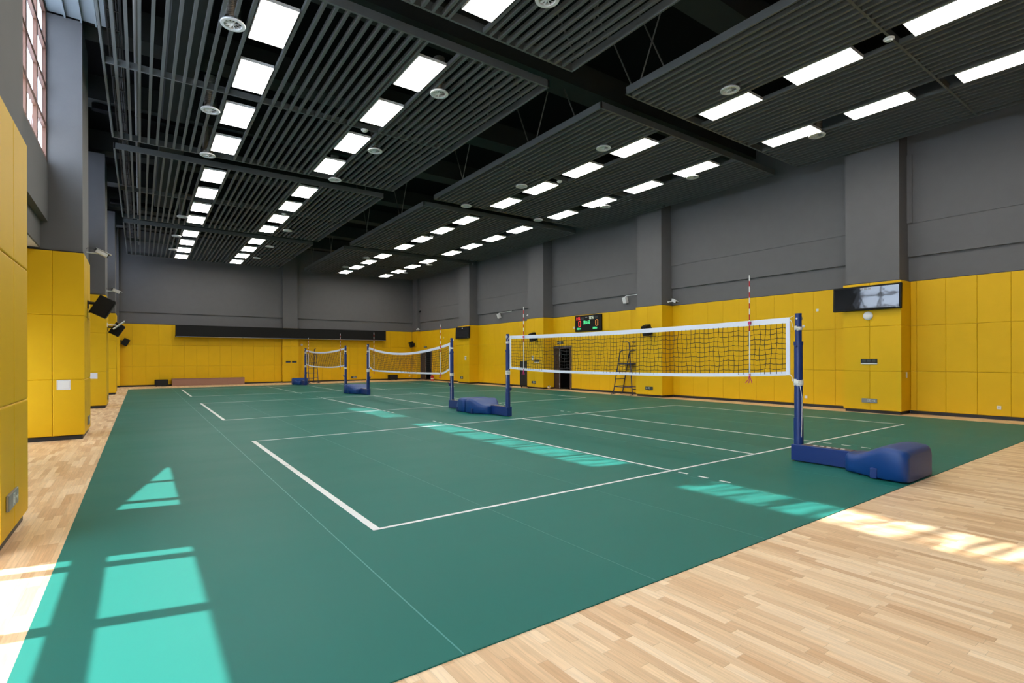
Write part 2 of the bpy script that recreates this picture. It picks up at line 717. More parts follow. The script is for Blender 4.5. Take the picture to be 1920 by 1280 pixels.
def pillar(side, y0, y1):
    m = MB()
    if side == 'L':
        m.box(-5.62, PXL + .02, y0, y1, 0, 5.24)
        m.box(-5.3, PXL + .055, y0 - .02, y1 + .04, 5.2, 11.68)
    else:
        m.box(PXR, XR + .1, y0, y1, 0, 5.21)
        m.box(PXR - .01, XR + .1, y0, y1, 5.2, 12.9)
    p = struct(m.build('pillar', 'gray'))
    p['label'] = 'grey pillar with yellow padded lower part'
    m = MB()
    for z0, z1 in ZR:
        if side == 'L':
            ym = y0 + .93 if y0 > 2 else 2.40
            x = PXL + .02
            # left wall pillars face +X; pad side is on the right-hand of the path
            pad(m, [(-5.6, y0), (-4.381, y0)][::1], z0, z1)
            pad(m, [(-4.379, y0), (x, y0), (x, ym - .001)], z0, z1, arc=.15)
            pad(m, [(x, ym + .001), (x, y1), (-4.379, y1)], z0, z1, arc=.15)
            pad(m, [(-4.381, y1), (-5.6, y1)], z0, z1)
        else:
            x = PXR
            ym = (y0 + y1) / 2 + .05
            pad(m, [(x, ym - .001), (x, y0), (XR - .01, y0)][::1], z0, z1, arc=.09)
            pad(m, [(XR - .01, y1), (x, y1), (x, ym + .001)], z0, z1, arc=.09)
    m.build('pillar_padding', 'yellow', p)
    m = MB()
    if side == 'L':
        m.box(-5.6, PXL + .045, y0 - .02, y1 + .02, 0, .118, .01)
        m.box(-5.6, PXL + .07, y0 - .06, y1 + .06, 5.196, 5.222)
    else:
        m.box(PXR - .02, XR, y0 - .02, y1 + .02, 0, .118, .01)
        m.box(PXR - .06, XR, y0 - .05, y1 + .05, 5.196, 5.218)
    m.build('pillar_trim', 'black', p)
    return p


# right pads: the pad side is to the right of the travel direction, so paths run with the wall on the left
for y0, y1 in PL:
    pillar('L', y0, y1)
for y0, y1 in PR:
    pillar('R', y0, y1)

m = MB()
b = MB()
segs = []
cur = YB
for y0, y1 in PR:
    segs.append((cur, y0 - .075))
    cur = y1 + .075
segs.append((cur, 45.35))
for a, b_ in segs:
    parts = [(a, b_)]
    for d0, d1, dz in (D1, D2):
        q = []
        for s0, s1 in parts:
            if s0 < d0 and s1 > d1 - .3:
                q += [(s0, d0 - .09), (min(s1, d1 + .09), s1)] if s1 > d1 + .2 else [(s0, d0 - .09)]
            else:
                q.append((s0, s1))
        parts = q
    for s0, s1 in parts:
        # column joints every .905 unit, anchored next to the near pillar
        js = [y for y in [0.97 - .906 * k for k in range(12)] + [3.905 + .897 * k for k in range(50)] if s0 + .12 < y < s1 - .12 and (y < 1.2 or y > 3.2)]
        e = [s0] + sorted(js) + [s1]
        for y0, y1 in zip(e, e[1:]):
            for z0, z1 in ZR:
                pad(m, [(XR - .005, y1 - .001), (XR - .005, y0 + .001)], z0, z1, .065, .018)
    for s0, s1 in parts:
        b.box(XR - .045, XR + .01, s0, s1, 0, .116)
        b.box(XR - .06, XR + .01, s0, s1, 5.196, 5.216)
for d0, d1, dz in (D1, D2):
    e = [d0 - .09, (d0 + d1) / 2 - .45, (d0 + d1) / 2 + .45, d1 + .09]
    for y0, y1 in zip(e, e[1:]):
        pad(m, [(XR - .005, y1 - .001), (XR - .005, y0 + .001)], dz + .12, 3.445, .065, .018)
        pad(m, [(XR - .005, y1 - .001), (XR - .005, y0 + .001)], 3.452, 5.195, .065, .018)
    b.box(XR - .06, XR + .01, d0 - .1, d1 + .1, 5.196, 5.216)
o = m.build('wall_padding', 'yellow', WALL_R)
o['label'] = 'yellow padded panels along the right wall'
struct(b.build('baseboard_right', 'black'))

m = MB()
b = MB()
xs = [-3.88, -2.97, -2.06, -1.15, -.235, .67, 1.58, 2.48, 3.38, 4.28, 5.18, 6.08, 6.98, 7.88, 8.52]
xs2 = [9.98, 10.7, 11.45, 12.31, 13.2, 14.1, 15.0, 15.87, 16.75, 17.63, 18.5, 19.4, 20.3, 21.15, 21.9]
for e in (xs, xs2):
    for x0, x1 in zip(e, e[1:]):
        for z0, z1 in ZR:
            pad(m, [(x0 + .001, YF - .005), (x1 - .001, YF - .005)], z0, z1, .065, .018)
    b.box(e[0], e[-1], YF - .045, YF + .01, 0, .116)
    b.box(e[0], e[-1], YF - .06, YF + .01, 5.196, 5.216)
o = m.build('wall_padding', 'yellow', WALL_F)
o['label'] = 'yellow padded panels along the far wall'
struct(b.build('baseboard_far', 'black'))
# far wall pillars
m = MB()
m.box(8.6, 9.92, 46.42, YF + .1, 0, 12.9)
p = struct(m.build('pillar', 'gray'))
p['label'] = 'grey pillar in the middle of the far wall'
m = MB()
for z0, z1 in ZR:
    pad(m, [(8.6, YF), (8.6, 46.42), (9.259, 46.42)], z0, z1, .06, .018, .08)
    pad(m, [(9.261, 46.42), (9.92, 46.42), (9.92, YF)], z0, z1, .06, .018, .08)
m.build('pillar_padding', 'yellow', p)
m = MB()
m.box(8.58, 9.94, 46.38, YF, 0, .116)
m.build('pillar_trim', 'black', p)
m = MB()
m.box(22.0, XR + .1, 45.45, YF + .1, 0, 12.9)
p = struct(m.build('pillar', 'gray'))
p['label'] = 'grey corner pillar beside the far door'
m = MB()
for z0, z1 in ZR:
    pad(m, [(22.0, YF), (22.0, 45.45), (XR, 45.45)], z0, z1, .06, .018, .08)
m.build('pillar_padding', 'yellow', p)
m = MB()
m.box(21.97, XR, 45.42, YF, 0, .116)
m.build('pillar_trim', 'black', p)
m = MB()
m.box(-5.62, -3.84, 46.3, YF + .1, 0, 12.9)
p = struct(m.build('pillar', 'gray'))
p['label'] = 'grey corner pillar at the far left'
m = MB()
for z0, z1 in ZR:
    pad(m, [(-5.6, 46.3), (-3.84, 46.3), (-3.84, YF)], z0, z1, .06, .018, .08)
m.build('pillar_padding', 'yellow', p)
m = MB()
m.box(-5.6, -3.80, 46.27, YF, 0, .116)
m.build('pillar_trim', 'black', p)

# access panel on the right wall
t = thing('access_panel', 'flat grey access panel with a black round hole, high on the right wall', 'access panel', (XR - .13, 1.31, 7.48))
m = MB()
m.box(-.05, 0, -.24, .24, 0, 2.68, .008)
m.build('panel', 'gray', t)
m = MB()
m.lathe([(.07, -.056), (.07, -.04)], 20, (0, .13, 1.0), 'x')
m.build('hole', 'black', t)

# ------------------------------------------------------------------ windows in the left wall
for wi, (y0, y1) in enumerate(WB):
    m = MB()
    zs = (7.60, 8.56, 9.62, 10.70, 11.72)
    n = 6
    yy = [y0 + (y1 - y0) * k / n for k in range(n + 1)]
    d0, d1 = -4.62, -4.49
    for k, y in enumerate(yy):
        a, b_ = (y, y + .10) if k == 0 else (y - .10, y) if k == n else (y - .06, y + .06)
        m.box(d0, d1, a, b_, zs[0], zs[-1], .008, 1)
    for k, z in enumerate(zs):
        a, b_ = (z, z + .09) if k == 0 else (z - .09, z) if k == 4 else (z - .06, z + .06)
        m.box(d0, d1 + .004, y0, y1, a, b_, .008, 1)
    fr = struct(m.build('window_%d' % (wi + 1), 'brown'))
    fr['label'] = 'brown framed clerestory window high in the left wall'
    for k in range(n):
        for r in range(4):
            g = MB()
            g.box(-4.58, -4.57, yy[k] + .02, yy[k + 1] - .02, zs[r] + .02, zs[r + 1] - .02)
            clear = (r == 0) and (wi < 2 or (wi == 2 and k < 3))
            g.build('pane', 'gstreak' if clear else 'gfrost' if wi < 2 else 'gfar', fr)

# glazed doors under the left wall
for wi, (y0, y1) in enumerate(WB):
    m = MB()
    n = 6
    d0, d1 = -5.66, -5.52
    yy = [y0] + sorted({0: [1.31 - 1.54 * k for k in range(6)], 1: [4.22 + 1.5 * k for k in range(6)]}.get(wi, [y0 + .75 + 1.5 * k for k in range(6)])) + [y1]
    n = len(yy) - 1
    for k, y in enumerate(yy):
        a, b_ = (y, y + .05) if k == 0 else (y - .05, y) if k == n else (y - .08, y + .08)
        m.box(d0, d1, a, b_, 0, 3.03, .008, 1)
    for a, b_ in ((0, .12), (2.11, 2.27), (3.0, 3.06)):
        m.box(d0, d1, y0, y1, a, b_, .008, 1)
    fr = struct(m.build('door_%d' % (wi + 3), 'brown'))
    fr['label'] = 'glazed door bay with transom under the left wall'
    for k in range(n):
        for a, b_ in ((.1, 2.13), (2.25, 3.02)):
            g = MB()
            g.box(-5.60, -5.59, yy[k] + .02, yy[k + 1] - .02, a, b_)
            g.build('pane', 'gclear' if wi == 0 or (wi == 1 and k < 3) else 'gdoor' if wi == 1 else 'gfar', fr)

# outdoors: paving, plus an added sloped wall cutting the sun patch diagonally
m = MB()
m.box(-70, -5.85, -60, 90, -.4, -.12)
struct(m.build('ground_outside', 'concrete'))
m = MB()
m.prism([(-6.6, 3.0, -.12), (-6.6, 3.0, 2.83), (-6.6, 7.9, 3.67), (-6.6, 9.6, 3.9), (-6.6, 9.6, -.12)], (.18, 0, 0))
struct(m.build('wall_sun_blocker', 'concrete'))

# ------------------------------------------------------------------ ceiling structure
m = MB()
m.box(-5.85, XR + .4, YB - .3, YF + .4, 12.9, 13.2)
struct(m.build('ceiling', 'ceil'))
for i, y in enumerate((-3.3, 2.3, 7.9, 13.6, 19.0, 24.9, 30.2, 35.9, 41.3)):
    m = MB()
    m.box(-4.4, XR - .1, y - .45, y + .45, 12.0, 12.92)
    o = struct(m.build('beam', 'beam'))
    o['label'] = 'dark roof beam above the slatted panels'
m = MB()
m.box(-4.46, -3.2, 3.45, 12.42, 11.72, 11.9)
for x in (-4.1, -3.75, -3.42):
    m.box(x - .02, x + .02, 3.45, 12.42, 11.64, 11.74)
struct(m.build('ceiling_soffit', 'deck'))
m = MB()
m.box(-3.9, 7.5, 18.8, 19.15, 11.75, 11.95)
m.box(-3.9, 7.5, 33.2, 33.6, 11.75, 11.95)
struct(m.build('ceiling_beam', 'ceil'))

# services seen through the left slats
t = thing('cable_tray', 'dark cable tray running above the leftmost slats', 'cable tray', (-3.0, 18, 11.5))
m = MB()
for x in (-.16, .16):
    m.box(x - .015, x + .015, -25, 27, 0, .1)
for k in range(52):
    m.box(-.16, .16, -25 + k, -24.95 + k, 0, .02)
m.build('tray', 'black', t)
m = MB()
for k in range(6):
    x = -.12 + .048 * k
    m.tube([(x + .01 * math.sin(j * 1.7 + k), -25 + 2 * j, .035 + .01 * math.sin(j + k)) for j in range(27)], .017, 6)
m.build('cable', 'black', t)
t = thing('water_pipe', 'silver pipe running along the hall above the left slats', 'pipe', (-2.5, 18, 11.5))
m = MB()
m.cyl((0, -25, 0), (0, 27, 0), .07, 12)
m.build('pipe', 'rod', t)
for k in range(13):
    m = MB()
    m.lathe([(.07, -.03), (.085, -.03), (.085, .03), (.07, .03)], 12, (0, -24 + 4 * k, 0), 'y')
    m.cyl((0, -24 + 4 * k, .08), (0, -24 + 4 * k, 1.4), .01, 6)
    m.build('pipe_hanger', 'rod', t)
for nm, x, y0, y1, z, lab in (('air_duct', -1.3, 6.2, 17.5, 11.4, 'dusty rectangular air duct above the near left slats'),
                              ('air_duct', -1.3, 20, 31, 11.3, 'dusty rectangular air duct above the middle left slats')):
    t = thing(nm, lab, 'air duct', (x, (y0 + y1) / 2, z))
    h = (y1 - y0) / 2
    m = MB()
    m.box(-.45, .45, -h, h, 0, .5, .02, 1)
    m.build('duct', 'beam', t)

# ------------------------------------------------------------------ slatted rafts and lights
ZB = 10.5
BAYS = ((-7.1, 4.84, -1.15), (5.87, 18.0, 11.96), (19.2, 31.36, 25.25), (32.66, 44.35, 38.45))
COLS = ((-3.27, 7.80, ((-.14, .70), (3.80, 4.66))), (10.02, 21.05, ((13.06, 13.90), (17.03, 17.92))))
BN = ('nearest', 'second nearest', 'second farthest', 'farthest')
for ci, (x0, x1, strips) in enumerate(COLS):
    for bi, (y0, y1, yc) in enumerate(BAYS):
        cx, cy = (x0 + x1) / 2, (y0 + y1) / 2
        t = thing('slatted_ceiling_panel',
                  'grey slatted ceiling panel hanging in the %s row, %s of four' % (('left', 'right')[ci], BN[bi]),
                  'ceiling panel', (cx, cy, ZB), 0, 'slatted ceiling panels')
        hx, hy = (x1 - x0) / 2, (y1 - y0) / 2
        m = MB()
        for a, b_ in ((-hx, -hx + .06), (hx - .06, hx)):
            m.box(a, b_, -hy, hy, 0, .23, .004, 1)
        for a, b_ in ((-hy, -hy + .06), (hy - .06, hy)):
            m.box(-hx, hx, a, b_, 0, .23, .004, 1)
        m.build('frame', 'slat', t)
        m = MB()
        k = 0
        xs = []
        x = x0 + .30
        while x < x1 - .15:
            if not any(s0 - .10 < x < s1 + .10 for s0, s1 in strips):
                xs.append(x)
            x += .2725
        for s0, s1 in strips:
            xs += [s0 - .075, s1 + .075]
        xs.sort()
        keep = []
        for x in xs:
            if keep and x - keep[-1] < .15:
                edge = any(abs(x - q) < 1e-6 for s0, s1 in strips for q in (s0 - .075, s1 + .075))
                if edge:
                    keep[-1] = x
                continue
            keep.append(x)
        for x in keep:
            m.box(x - cx - .037, x - cx + .037, -hy + .06, hy - .06, 0, .12)
        m.build('slats', 'slat', t)
        m = MB()
        m.box(-hx + .06, hx - .06, yc - cy - .03, yc - cy + .03, -.004, .185)
        m.build('cross_bar', 'slat', t)
        # bracing rods up to the beams
        ex = -hx + .05 if ci else hx - .05
        k = 0
        for yb in ([4.59, 4.25, 3.35, -1.0, -1.4] if bi == 0 else [9.9, 9.4, 15.05, 15.08, 7.2] if bi == 1 else [22.5, 22.2, 27.8, 28.1] if bi == 2 else [35.9, 36.2, 41.5, 41.8]):
            s = 1 if k % 2 == 0 else -1
            m = MB()
            m.cyl((ex, yb - cy, .2), (ex, yb - cy + s * 1.0, 2.4), .022, 6)
            m.build('hanger_rod', 'rod', t)
            k += 1

# lights: one model, then copies
LY = ((-6.3, -3.34, -.37, 2.5), (6.62, 9.57, 12.56, 15.50), (19.72, 22.69, 25.72, 28.70), (32.88, 36.0, 39.1, 42.17))
LROW = (('leftmost row', COLS[0][2][0]), ('second row from the left', COLS[0][2][1]), ('second row from the right', COLS[1][2][0]), ('rightmost row', COLS[1][2][1]))
ORD = ['first', 'second', 'third', 'fourth', 'fifth', 'sixth', 'seventh', 'eighth', 'ninth', 'tenth', 'eleventh', 'twelfth', 'thirteenth', 'fourteenth', 'fifteenth', 'sixteenth']
light0 = None
for label, (s0, s1) in LROW:
    ally = [y for b_ in LY for y in b_][::-1]
    for i, y in enumerate(ally):
        lab = 'white rectangular ceiling light, %s from the far wall in the %s' % (ORD[i], label)
        loc = ((s0 + s1) / 2, y + .9, ZB + .0)
        if light0 is None:
            light0 = thing('ceiling_light', lab, 'ceiling light', loc, 0, 'rectangular ceiling lights')
            m = MB()
            m.box(-.425, .425, -.90, -.885, -.005, .075)
            m.box(-.425, .425, .885, .90, -.005, .075)
            m.box(-.425, -.41, -.90, .90, -.005, .075)
            m.box(.41, .425, -.90, .90, -.005, .075)
            m.box(-.41, .41, -.885, .885, .06, .075)
            m.build('light_frame', 'white', light0)
            m = MB()
            m.box(-.41, .41, -.885, .885, .0, .02)
            m.build('diffuser', 'lamp', light0)
        else:
            dup(light0, loc, None, lab)

# round air diffusers
VENTS = [(-.53, 2.7), (-.55, 7.95), (-.52, 13.35), (-.2, 17.75), (5.16, 8.04), (5.16, 13.48), (5.2, 2.80), (12.36, 2.70), (18.02, 2.71), (12.38, 8.1),
         (12.43, 13.56), (18.06, 8.10), (-.44, 29.0), (-.44, 34.75), (-.42, 39.9), (5.26, 29.03), (5.28, 34.8), (5.28, 40.0), (4.87, 17.75),
         (12.55, 34.95), (12.5, 40.1), (18.2, 34.9), (18.2, 40.05), (11.9, 17.86), (16.84, 17.86), (18.14, 13.64)]
v0 = None
def vlabel(x, y):
    col = 'left of the leftmost lights' if x < 1 else 'right of the second light row' if x < 8 else 'left of the third light row' if x < 14 else 'beside the rightmost lights'
    same = sorted([v[1] for v in VENTS if (v[0] < 1, v[0] < 8, v[0] < 14) == (x < 1, x < 8, x < 14)], reverse=True)
    return 'round white air diffuser %s, %s from the far wall' % (col, ORD[same.index(y)])
for x, y in VENTS:
    if v0 is None:
        v0 = thing('air_diffuser', vlabel(x, y), 'air vent', (x, y, 10.42), 0, 'round ceiling air diffusers')
        m = MB()
        m.lathe([(.185, .05), (.20, .0), (.275, .0), (.285, .02), (.27, .05), (.2, .09), (.185, .05)], 32, cap=False)
        m.build('outer_ring', 'white', v0, smooth=False, auto=.7)
        m = MB()
        for k in range(10):
            a = 2 * PI * k / 10
            mx = Matrix.Rotation(a, 4, 'Z') @ Matrix.Translation((.12, 0, .03)) @ Matrix.Rotation(.5, 4, 'X')
            m.box(-.08, .08, -.020, .020, -.004, .004, mtx=mx)
        m.build('vane', 'white', v0)
        m = MB()
        m.lathe([(.0, .0), (.04, .005), (.05, .03), (.04, .06), (0, .06)], 16)
        m.build('hub', 'white', v0, smooth=True)
        m = MB()
        prof = [(.185, .06)]
        for k in range(24):
            prof += [(.18, .08 + .045 * k), (.165, .1 + .045 * k)]
        m.lathe(prof, 20, cap=False)
        m.build('flexible_duct', 'duct', v0)
        m = MB()
        m.lathe([(.19, .07), (.19, .075), (.0, .075)], 24, cap=False)
        m.build('throat_shade', 'black', v0)  # flat black disc added in place of shade inside the duct
    else:
        dup(v0, (x, y, 10.42), None, vlabel(x, y))
DET = (((4.2, 11.98), 'round white smoke detector between the second-row lights, near left panel'),
       ((13.44, -1.12), 'round white smoke detector on the cross bar of the nearest right panel'),
       ((13.56, 12.1), 'round white smoke detector between lights of the second nearest right panel'),
       ((4.24, 25.2), 'round white smoke detector between lights of the middle left panel'),
       ((13.6, 25.3), 'round white smoke detector between lights of the second farthest right panel'))
d0 = None
for (x, y), lab in DET:
    if d0 is None:
        d0 = thing('smoke_detector', lab, 'smoke detector', (x, y, 10.42), 0, 'ceiling smoke detectors')
        m = MB()
        m.lathe([(.03, -.01), (.07, .0), (.085, .03), (.12, .04), (.125, .075), (.0, .075)], 24)
        m.build('detector_body', 'whitep', d0, auto=.6)
    else:
        dup(d0, (x, y, 10.42), None, lab)

# ------------------------------------------------------------------ volleyball stands
def stand(loc, dy, label, crank, wrap):
    """post stands at loc; the base beam runs towards dy (+1 / -1 along Y)"""
    t = thing('net_post_stand', label, 'net stand', loc, 0 if dy > 0 else PI, 'wheeled net post stands')
    m = MB()
    m.box(-.11, .11, -.11, 1.15, .02, .36, .012, 2)
    m.build('base_beam', 'blue', t)
    m = MB()
    m.box(-.10, .10, .10, 1.05, .36, .368)
    g = m.build('grip_strip', 'tape', t)
    m = MB()
    for k in range(5):
        m.box(-.03, .03, .30 + .13 * k, .37 + .13 * k, .367, .372)
    m.build('worn_patch', 'whitep', g)
    m = MB()
    m.cyl((0, 0, .36), (0, 0, .92), .094, 20)
    m.build('lower_sleeve', 'blue', t, auto=.7)
    m = MB()
    m.cyl((0, 0, .9), (0, 0, 2.52), .083, 20)
    m.build('lower_post', 'blue', t, auto=.7)
    m = MB()
    m.lathe([(.066, 2.46), (.092, 2.46), (.094, 2.54), (.066, 2.54)], 20)
    m.cyl((.08, .0, 2.44), (.125, 0, 2.44), .02, 10)
    m.build('collar', 'blue', t, auto=.7)
    m = MB()
    m.cyl((0, 0, 2.5), (0, 0, 3.14), .066, 20)
    m.build('upper_post', 'blue', t, auto=.7)
    m = MB()
    m.lathe([(.02, -.075), (.055, -.07), (.055, -.04), (.02, -.035)], 16, (0, 0, 3.03), 'x')
    m.lathe([(.012, .06), (.02, .075), (0, .078)], 10, (0, 0, 3.03), 'x')
    m.build('pulley', 'steel', t)
    zt_, zb_ = wrap
    for zz, rad, n in ((zt_, .070, 4), (zb_, .087, 7)):
        m = MB()
        pts = []
        for k in range(n * 14 + 1):
            a = 2 * PI * k / 14
            pts.append((rad * math.cos(a), rad * math.sin(a), zz + .020 * (k / 14 - n / 2) + .008 * math.sin(a * 1.1)))
        m.tube(pts, .010, 5)
        m.build('rope_wrap', 'rope', t)
    m = MB()
    m.tube([(.07, .06, zb_ - .05), (.08, .11, zb_ - .3), (.07, .10, zb_ - .8), (.07, .09, zb_ - 1.15)], .006, 5)
    m.tube([(-.085, -.03, zb_ - .05), (-.10, -.03, zb_ - .6)], .006, 5)
    m.build('loose_rope', 'rope', t)
    if crank:
        m = MB()
        m.lathe([(.0, .07), (.07, .075), (.075, .12), (.0, .125)], 16, (0, 0, 1.05), 'x')
        m.tube([(.12, 0, 1.05), (.16, 0, 1.05), (.18, .06, 1.14), (.26, .06, 1.14)], .012, 6)
        m.build('crank', 'blue', t)
    # padded weight box, lofted along +Y
    m = MB()
    rows = []
    L0, LL = 1.0, 1.14

    def sm(a, b_, x):
        q = min(1, max(0, (x - a) / (b_ - a)))
        return q * q * (3 - 2 * q)
    re = .13
    st = [0, .004, .015, .035, .065, .1, .13, .2, .3, .4, .5, .6, .7, .8, .9, 1.0, LL - .1, LL - .065, LL - .035, LL - .015, LL - .004, LL]
    for y in st:
        f = y / LL
        hw = .34 + .33 * sm(-.1, .75, f) - rnd(min(y, LL - y), re)
        ztop = .35 + .235 * sm(.14, .70, f) - .03 * sm(.78, 1, f) - rnd(LL - y, .10) - .5 * rnd(y, .08)
        zbot = .02
        r = min(.12, (ztop - zbot) * .35)
        half = [(hw - .03, zbot), (hw, zbot + .03)]
        for q in range(7):
            a = PI / 2 * q / 6
            half.append((hw - r + r * math.cos(a), ztop - r + r * math.sin(a)))
        half += [((hw - r) * .5, ztop + .006), (0, ztop + .01)]
        ring = half + [(-x, z) for x, z in half[::-1][1:]]
        rows.append([(x, L0 + y, z) for x, z in ring])
    V = m.grid(rows, closed_u=True)
    m.bm.faces.new(V[0])
    m.bm.faces.new(V[-1][::-1])
    wb = m.build('weight_box', 'bluev', t, auto=1.0)
    for sx in (-1, 1):
        m = MB()
        m.box(sx * .60 - .05, sx * .60 + .05, L0 + .56, L0 + .68, .012, .20, .01, 1)
        m.build('latch', 'blue', wb)
    m = MB()
    m.box(-.42, .42, L0 + .3, L0 + 1.05, 0, .03)
    m.build('foot_plate', 'black', wb)
    return t


NETS = ((-.95, 9.85), (14.25, 24.87), (29.2, 39.85))
names = ('nearest', 'middle', 'farthest')
WR = ((2.82, 1.67), (2.68, 1.50), (2.75, 1.60))
for i, (a, b_) in enumerate(NETS):
    stand((9, a, .011), -1, 'blue wheeled net stand with padded weight box at the near end of the %s net' % names[i], i != 0, WR[i])
    stand((9, b_, .011), 1, 'blue wheeled net stand with padded weight box at the far end of the %s net' % names[i], True, WR[i])


def net(y0, y1, top_end, top_mid, bot_end, bot_mid, label, kinks=False):
    cyy = (y0 + y1) / 2
    t = thing('volleyball_net', label, 'volleyball net', (9, cyy, 0), 0, 'volleyball nets')
    h = (y1 - y0) / 2

    def zt(y):
        return top_mid + (top_end - top_mid) * (y / h) ** 2

    def zb(y):
        q = abs(y / h)
        if kinks:
            return bot_mid + (bot_end - bot_mid) * max(0, (q - .86) / .14) + .05 * (q ** 2)
        return bot_mid + (bot_end - bot_mid) * q ** 3

    def xs(y, v):
        return .02 * math.sin(y * 1.3 + 2 * v)
    ny, nz = int(round(2 * h / .128)), 10
    m = MB()
    rr = .0068
    P = [[None] * (nz + 1) for _ in range(ny + 1)]
    for i in range(ny + 1):
        y = -h + 2 * h * i / ny
        for j in range(nz + 1):
            v = j / nz
            z = zb(y) + (zt(y) - .05 - zb(y)) * v
            wob = .014 * math.sin(i * 2.1 + j * .9) * (1 - abs(2 * v - 1) * .4)
            P[i][j] = (xs(y, v) + .012 * math.sin(i * 1.3 + j), y + wob * (1 if 0 < i < ny else 0), z + .014 * math.cos(i * 1.57 + j * .5) * (1 if 0 < j < nz else 0))
    for i in range(1, ny):
        m.tube(P[i], rr, 4, False)
    for j in range(1, nz):
        row = []
        for i in range(ny):
            p, q = Vector(P[i][j]), Vector(P[i + 1][j])
            row.append(p)
            mid = (p + q) / 2
            mid.z -= .010
            row.append(mid)
        row.append(P[ny][j])
        m.tube(row, rr, 4, False)
    m.build('netting', 'cord', t)

    def band(name, z_of, hgt, ya, yb, th=.008):
        m = MB()
        n = 48
        f = []
        bk = []
        for k in range(n + 1):
            y = ya + (yb - ya) * k / n
            zc = z_of(y)
            x = xs(y, .5)
            f.append([(x - th, y, zc - hgt / 2), (x - th * 1.3, y, zc), (x - th, y, zc + hgt / 2), (x + th, y, zc + hgt / 2), (x + th * 1.3, y, zc), (x + th, y, zc - hgt / 2)])
        V = m.grid(f, closed_u=True)
        m.bm.faces.new(V[0])
        m.bm.faces.new(V[-1][::-1])
        return m.build(name, 'band', t, auto=.6)
    tb = band('top_band', lambda y: zt(y), .12, -h, h)
    band('bottom_band', lambda y: zb(y), .085, -h, h)
    for s in (-1, 1):
        m = MB()
        ya, yb = s * h - .045, s * h + .045
        m.box(-.010, .010, min(ya, yb), max(ya, yb), zb(s * h) - .04, zt(s * h) + .06, .004, 1)
        m.build('side_band', 'band', t)
        # eyelets and ties
        m = MB()
        L = s * (h + .135)
        m.tube([(0, s * (h + .03), zt(s * h) + .02), (-.03, s * (h + .09), zt(s * h) - .03), (-.06, L, zt(s * h) - .16)], .007, 5)
        m.tube([(0, s * (h + .03), zt(s * h) + .05), (0, L, zt(s * h) + .09)], .004, 5)
        m.build('tie_rope', 'rope', t)
        m = MB()
        m.tube([(0, s * (h + .03), zb(s * h)), (-.03, s * (h + .10), zb(s * h) - .08), (-.085, L, zb(s * h) - .16)], .007, 5)
        m.build('tie_rope', 'rope', t)
        # antenna
        ya = s * (h - .86)
        za = zb(ya) - .03
        m = MB()
        for k in range(18):
            z0 = za + .128 * k
            m.mi = 1 if (k >= 8 and k % 2 == 0) else 0
            m.cyl((-.022, ya, z0), (-.022, ya, z0 + .129), .014, 8)
        an = m.build('antenna', ['whitep', 'red'], t)
        m = MB()
        m.box(-.045, .0, ya - .035, ya + .035, zt(ya) - .035, zt(ya) + .04, .012, 2)
        m.build('antenna_clip', 'magenta', an)
        m = MB()
        m.box(-.035, -.01, ya - .02, ya + .02, za + .005, za + .045, .006, 1)
        for q in (-1, 0, 1):
            m.tube([(-.025, ya, za + .03), (-.03, ya + .03 * q, za - .08), (-.03, ya + .08 * q + .02, za - .17)], .008, 5)
        m.build('antenna_tail', 'magenta', an)
    return t


net(-.73, 9.67, 3.02, 2.965, 1.87, 1.765, 'nearest volleyball net, long and taut with white bands and two striped antennas')
net(14.45, 24.66, 2.88, 2.49, 1.70, 1.50, 'middle volleyball net, sagging, with kinked white bottom band', True)
net(29.4, 39.62, 2.95, 2.72, 1.80, 1.62, 'farthest volleyball net, in front of the far tall chair')

# ------------------------------------------------------------------ umpire chairs
def umpire_chair(loc, rz, label, mt):
    """width along local X (0..w), ladder at +Y, posts at Y = 0"""
    t = thing('umpire_chair', label, 'umpire chair', loc, rz, 'tall umpire chairs')
    wd = .82
    def lp(z):
        return 1.55 - .6 * z / 2.67
    for x in (0, wd):
        m = MB()
        m.tube([(x, 0, .02), (x, .10, 1.4), (x, .20, 2.7), (x, .23, 3.08), (x, .27, 3.17), (x, .36, 3.2), (x, .74, 3.2)], .032, 8)
        m.build('rear_post', mt, t, auto=.8)
        m = MB()
        m.tube([(x, lp(.02), .02), (x, lp(2.5), 2.5), (x, lp(2.6) - .05, 2.64), (x, lp(2.67) - .16, 2.69), (x, .2, 2.73)], .030, 8)
        m.build('ladder_rail', mt, t, auto=.8)
        m = MB()
        m.tube([(x, .03, .47), (x, lp(.47), .47)], .024, 8)
        m.build('side_brace', mt, t)
        for y in (0, 1.54):
            m = MB()
            m.box(x - .18, x + .18, y - .03, y + .03, .0, .04, .008, 1)
            m.build('foot', mt, t)
    for z in (.5, .95, 1.40):
        m = MB()
        m.tube([(0, lp(z), z), (wd, lp(z), z)], .022, 8)
        m.build('rung', mt, t)
    for z, y in ((.36, .03), (2.93, .21)):
        m = MB()
        m.tube([(0, y, z), (wd, y, z)], .024, 8)
        m.build('cross_tube', mt, t)
    m = MB()
    m.box(-.02, wd + .02, .10, lp(1.87) + .04, 1.84, 1.91, .012, 2)
    m.build('seat', mt, t)
    return t


umpire_chair((21.42, 14.68, 0), 0, 'dark blue umpire chair standing beside the pillar behind the nearest net', 'navy')
umpire_chair((11.05, 45.1, 0), PI, 'dark blue umpire chair by the far wall behind the farthest net', 'navy')

